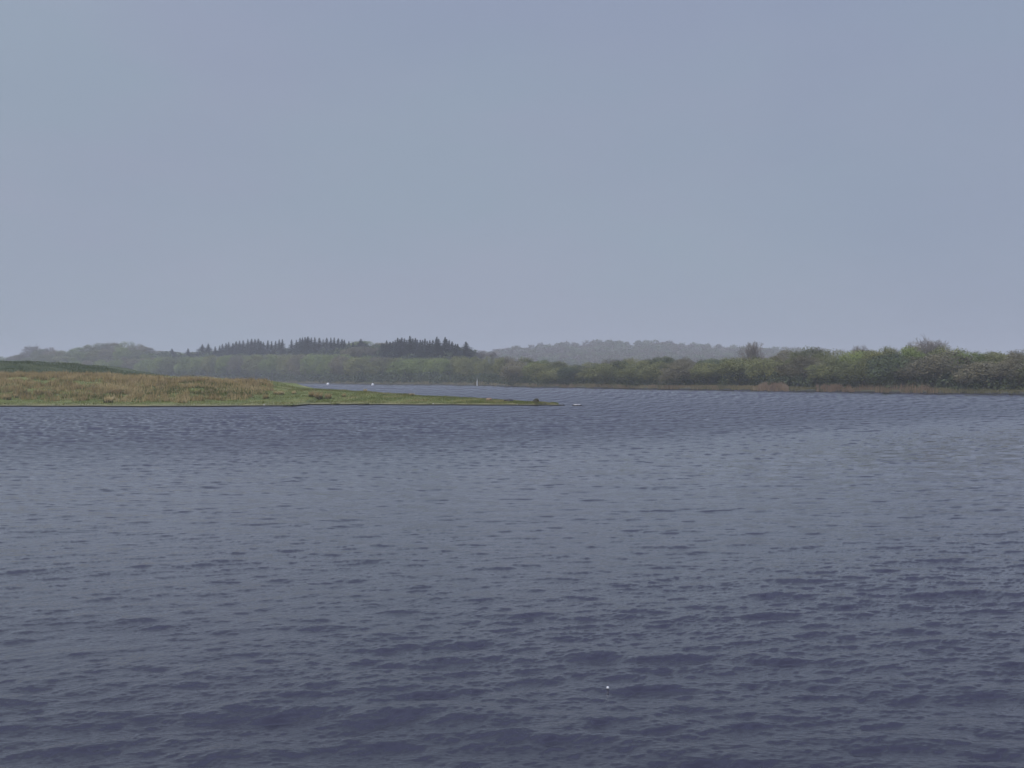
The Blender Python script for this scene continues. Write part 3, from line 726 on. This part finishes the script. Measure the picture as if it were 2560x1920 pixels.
tussock(820, 997, 0.95, 'reddish tussock, right of three grouped on the middle slope')
tussock(735, 985, 0.6, 'faint low tussock between the two groups on the slope')
tussock(860, 992, 0.6, 'pale faint tussock right of the three grouped ones')
tussock(822, 969, 0.8, 'green-brown tussock on the crest below the left buoy', 0.7)
tussock(845, 972, 0.5, 'flat brown tussock on the crest right of the left buoy', 0.6)
tussock(780, 967, 0.4, 'tiny reddish tussock on the crest left of the left buoy')
tussock(913, 979, 0.5, 'reddish small tussock on the crest below the right buoy')
tussock(944, 979, 0.75, 'tall reddish tussock on the crest right of the right buoy')
tussock(966, 981, 0.55, 'low dark tussock on the crest, left of a close pair', 0.6)
tussock(991, 983, 0.7, 'brown tussock on the crest, right of a close pair')
tussock(961, 987, 0.45, 'small dark tussock below the crest on the narrowing spit', 0.5)
tussock(1029, 989, 0.75, 'dark green tussock alone on the crest of the narrowing spit', 0.6)
# low ragged weeds along the crest: uncountable
r = np.random.default_rng(91); n = 9000
X_ = r.uniform(-28, 3.5, n); cd = np.minimum((spit_back(X_)-spit_front(X_))*0.62, 34); Y_ = spit_front(X_) + cd + r.normal(size=n)*1.0
g_ = smooth_noise(X_, Y_*0, 0.9, 92); s = g_ > 0.55; X_, Y_, g_ = X_[s], Y_[s], g_[s]
v, f = blades(np.stack([X_, Y_], 1), spit_z(X_, Y_), (g_-0.45)*0.5*r.uniform(0.4, 1, len(X_)), r.uniform(0.02, 0.05, len(X_)), 0.5, r)
tag(obj('crest_weeds', mesh_arrays('crest_weeds', v, f, M['blade'])), 'ragged weeds along the crest of the spit', 'weeds', None, 'stuff')

# reeds and bank grass on the far shore
def strip(nm, x0, x1, off0, off1, n, h0, h1, w, mk, lb, cat, seed, gap=0.0):
    r = np.random.default_rng(seed); x = r.uniform(x0, x1, n); D = shore_D(x) + r.uniform(off0, off1, n)
    X_ = px_u(x)*D; g_ = smooth_noise(X_, D*0, 2.4, seed+1)*0.6 + smooth_noise(X_, D, 0.8, seed+2)*0.4
    s = g_ > gap; x, D, X_, g_ = x[s], D[s], X_[s], g_[s]
    env = np.clip(np.minimum(x-x0, x1-x)/14.0, 0.0, 1.0)**0.6*0.75 + 0.25
    v, f = blades(np.stack([X_, D], 1), terr(x, D), env*(h0+(h1-h0)*g_)*r.uniform(0.5, 1.1, len(x)), np.full(len(x), w), 0.18, r)
    tag(obj(nm, mesh_arrays(nm, v, f, M[mk])), lb, cat, None, 'stuff')
strip('bank_grass', 1262, 1905, 0.4, 5.5, 16000, 0.25, 1.1, 0.10, 'bankgrass', 'tufted grass strip on the low bank along the middle far shore', 'grass', 600)
strip('dry_bank_grass', 1290, 1905, 0.3, 3.0, 3500, 0.3, 1.1, 0.10, 'reed', 'pale dry tufts along the low bank of the middle far shore', 'grass', 640, 0.55)
strip('shore_grass', 0, 1262, 0.4, 7.0, 16000, 0.2, 1.6, 0.16, 'bankgrass', 'low hazy grass along the shore behind the buoys and marker post', 'grass', 610, 0.3)
strip('reed_bed', 1893, 1972, -0.4, 3.2, 2600, 1.0, 1.9, 0.07, 'reed', 'orange reed bed on the far shore, left one', 'reeds', 620)
strip('reed_bed', 2022, 2136, -0.4, 3.0, 2600, 0.7, 2.0, 0.07, 'reed', 'orange reed bed on the far shore, right one', 'reeds', 625, 0.4)
strip('scattered_reeds', 2136, 2440, -0.2, 2.6, 950, 0.5, 2.1, 0.06, 'reed', 'sparse pale reeds along the right far shore', 'reeds', 630, 0.55)
strip('right_bank_grass', 1900, 3000, 0.3, 4.0, 12000, 0.2, 0.9, 0.08, 'bankgrass', 'dull grass under the trees of the right far shore', 'grass', 650, 0.25)

# ------------------------------------------------------------------ small things
def rock_mesh(name, sx, sy, sz, seed, mat, flat=0.5):
    import bmesh
    from mathutils import noise
    bm = bmesh.new(); bmesh.ops.create_icosphere(bm, subdivisions=3, radius=1)
    for v in bm.verts:
        n_ = noise.noise(v.co*1.4 + Vector((seed, seed*.7, 0)))*0.3 + noise.noise(v.co*4 + Vector((seed, 0, 0)))*0.1
        v.co *= 1+n_
        if v.co.z > flat: v.co.z = flat + (v.co.z-flat)*0.25
        v.co.x *= sx; v.co.y *= sy; v.co.z *= sz
    me = bpy.data.meshes.new(name); bm.to_mesh(me); bm.free(); me.materials.append(mat)
    for p_ in me.polygons: p_.use_smooth = True
    return me
# white-topped stone off the tip
D = 116.5; root = bpy.data.objects.new('rock', None); col.objects.link(root); root.location = (px_u(1442)*D, D, 0)
tag(root, 'flat dark stone with a white top in the water beyond the tip of the spit', 'rock')
obj('stone', rock_mesh('stone', 0.50, 0.38, 0.20, 3, M['stone']), root)
o = obj('white_crust', rock_mesh('white_crust', 0.40, 0.33, 0.07, 5, M['white']), root, (0.05, 0, 0.13))
for x, D, sx, sz, lb in ((1406, 117.5, 0.28, 0.10, 'flat dark stone awash just off the tip of the spit'),
                         (1385, 117.4, 0.22, 0.10, 'small dark stone on the very tip of the spit'),
                         (1458, 114.5, 0.08, 0.05, 'tiny dark stone in the water right of the white-topped stone')):
    o = obj('rock', rock_mesh('rock', sx, sx*.7, sz, x*.01, M['stone']), None, (px_u(x)*D, D, 0.04)); tag(o, lb, 'rock')
def on_spit(x, y):
    for d in np.arange(113, 175, 0.1):
        if float(spit_z(px_u(x)*d, d)) > 0.08 and z_at(y, d) <= float(spit_z(px_u(x)*d, d)): break
    return px_u(x)*d, float(d), float(spit_z(px_u(x)*d, d))
X_, Y_, Z_ = on_spit(1272, 1003)
tag(obj('boulder', rock_mesh('boulder', 0.50, 0.3, 0.24, 8.1, M['stone'], 0.8), None, (X_, Y_, Z_+0.05)), 'low dark boulder on the back edge of the spit near its tip', 'rock')
X_, Y_, Z_ = on_spit(1223, 1001)
tag(obj('grass_mound', rock_mesh('grass_mound', 0.36, 0.3, 0.26, 4.4, M['deadgrass'], 0.8), None, (X_, Y_, Z_+0.05)), 'small brown mound of dead grass left of the dark boulder', 'mound')
X_, Y_, Z_ = on_spit(1362, 1010)
tag(obj('rock', rock_mesh('rock', 0.16, 0.12, 0.10, 6.4, M['stone']), None, (X_, Y_, Z_+0.03)), 'dark stone on the grass between the small shrub and the tip', 'rock')
for x, y, sc, lb in ((1293, 1012.5, .035, 'tiny pale stone on the lawn edge left of the small shrub'), (1083, 1009.5, 0.06, 'pale stone at the waterline midway along the narrow spit'),
                     (660, 1013, 0.07, 'pale stone at the waterline left of the overhanging sod')):
    X_, Y_, Z_ = on_spit(x, y); tag(obj('rock', rock_mesh('rock', sc*1.6, sc, sc*.7, x*.1, M['white']), None, (X_, Y_, Z_+0.02)), lb, 'rock')
# overhanging sods at the notch and farther along
def sod(x0, x1, D, lb):
    w = (px_u(x1)-px_u(x0))*D; root = bpy.data.objects.new('turf_sod', None); col.objects.link(root)
    root.location = (px_u((x0+x1)/2)*D, D, 0); tag(root, lb, 'sod', 'sods of turf slumped at the waterline')
    obj('soil', rock_mesh('soil', w/2, 0.5, 0.20, x0*.3, M['soil'], .6), root, (0, 0, 0.02))
    obj('grass_top', rock_mesh('grass_top', w/2*.95, 0.5, 0.10, x0*.3, M['blade'], .6), root, (0, 0.05, 0.16))
sod(705, 737, 113.2, 'slumped sod of turf jutting out at the notch in the near bank')
sod(824, 850, 119.0, 'short black-edged sod of turf below the three grouped tussocks')
sod(893, 925, 119.0, 'long low sod of turf at the waterline below the crest pair')
# small shrub near tip
X_, Y_, Z_ = on_spit(1340, 1010)
tree('shrub', X_, Y_, Z_-0.03, 0.62, 0.85, CROWN_LOOSE[0], TRUNK[0], M['brown'], 'small grey-green twiggy shrub near the tip of the spit', 'shrub', None)

# buoys
def buoy(x, y, dia, lb):
    D = row_D(y); root = bpy.data.objects.new('buoy', None); col.objects.link(root); root.location = (px_u(x)*D, D, 0)
    tag(root, lb, 'buoy', 'white buoys before the far shore')
    import bmesh
    bm = bmesh.new(); bmesh.ops.create_uvsphere(bm, u_segments=20, v_segments=14, radius=dia/2)
    me = bpy.data.meshes.new('float_ball'); bm.to_mesh(me); bm.free(); me.materials.append(M['whitepaint'])
    for p_ in me.polygons: p_.use_smooth = True
    obj('float_ball', me, root, (0, 0, dia*0.28))
    b = Buf(); tube(b, (0, 0, dia*.72), (0, 0, dia*.86), dia*.07, dia*.07, 8)
    for k in range(8): tube(b, (dia*.08*math.cos(k*.785), 0, dia*.9+dia*.08*math.sin(k*.785)), (dia*.08*math.cos(k*.785+.785), 0, dia*.9+dia*.08*math.sin(k*.785+.785)), dia*.02, dia*.02, 5)
    obj('mooring_ring', b.mesh('mooring_ring', M['rusty']), root)
buoy(820, 962.5, 1.25, 'left white buoy on the far water above the spit')
buoy(932, 964.0, 1.10, 'right white buoy on the far water above the spit')
# marker post
D = row_D(965); root = bpy.data.objects.new('marker_post', None); col.objects.link(root); root.location = (px_u(1193)*D, D, 0)
tag(root, 'slim white marker post standing in the water before the far shore', 'post')
b = Buf(); tube(b, (0, 0, -.5), (0, 0, 1.9), 0.27, 0.20, 12); tube(b, (0, 0, 1.9), (0, 0, 2.1), 0.20, 0.08, 12)
obj('pillar', b.mesh('pillar', M['greypaint'], True), root)
b = Buf(); tube(b, (0, 0, 2.1), (0, 0, 3.1), 0.08, 0.05, 8); tube(b, (0, 0, 3.1), (0, 0, 3.13), 0.05, 0.0, 8)
obj('rod', b.mesh('rod', M['greypaint'], True), root)
# tiny float in the foreground
D = row_D(1721); X_ = px_u(1520)*D; zf = water_h(X_, D)
root = bpy.data.objects.new('fishing_float', None); col.objects.link(root); root.location = (X_, D, zf)
tag(root, 'tiny white float bobbing on the dark water in the foreground', 'float')
import bmesh
bm = bmesh.new(); bmesh.ops.create_uvsphere(bm, u_segments=16, v_segments=10, radius=0.013)
me = bpy.data.meshes.new('ball'); bm.to_mesh(me); bm.free(); me.materials.append(M['whitepaint'])
for p_ in me.polygons: p_.use_smooth = True
obj('ball', me, root, (0, 0, 0.012))
b = Buf(); tube(b, (0, 0, .027), (0, 0, .05), .002, .0015, 6); obj('stem', b.mesh('stem', M['rusty']), root)

# ------------------------------------------------------------------ haze
bm = bmesh.new(); bmesh.ops.create_cube(bm, size=1)
me = bpy.data.meshes.new('haze'); bm.to_mesh(me); bm.free()
hz, t, p = new_mat('haze_air'); t.nodes.remove(p)
pv = t.nodes.new('ShaderNodeVolumePrincipled'); pv.inputs['Color'].default_value = (0.94, 0.96, 0.95, 1)
pv.inputs['Density'].default_value = 0.00050; pv.inputs['Anisotropy'].default_value = 0.0
t.links.new(pv.outputs[0], t.nodes['Material Output'].inputs['Volume'])
me.materials.append(hz)
h = obj('haze', me, None, (0, 2500, 29)); h.scale = (28000, 16000, 64)
tag(h, 'thin blue-grey haze over the lake', 'haze', None, 'stuff')
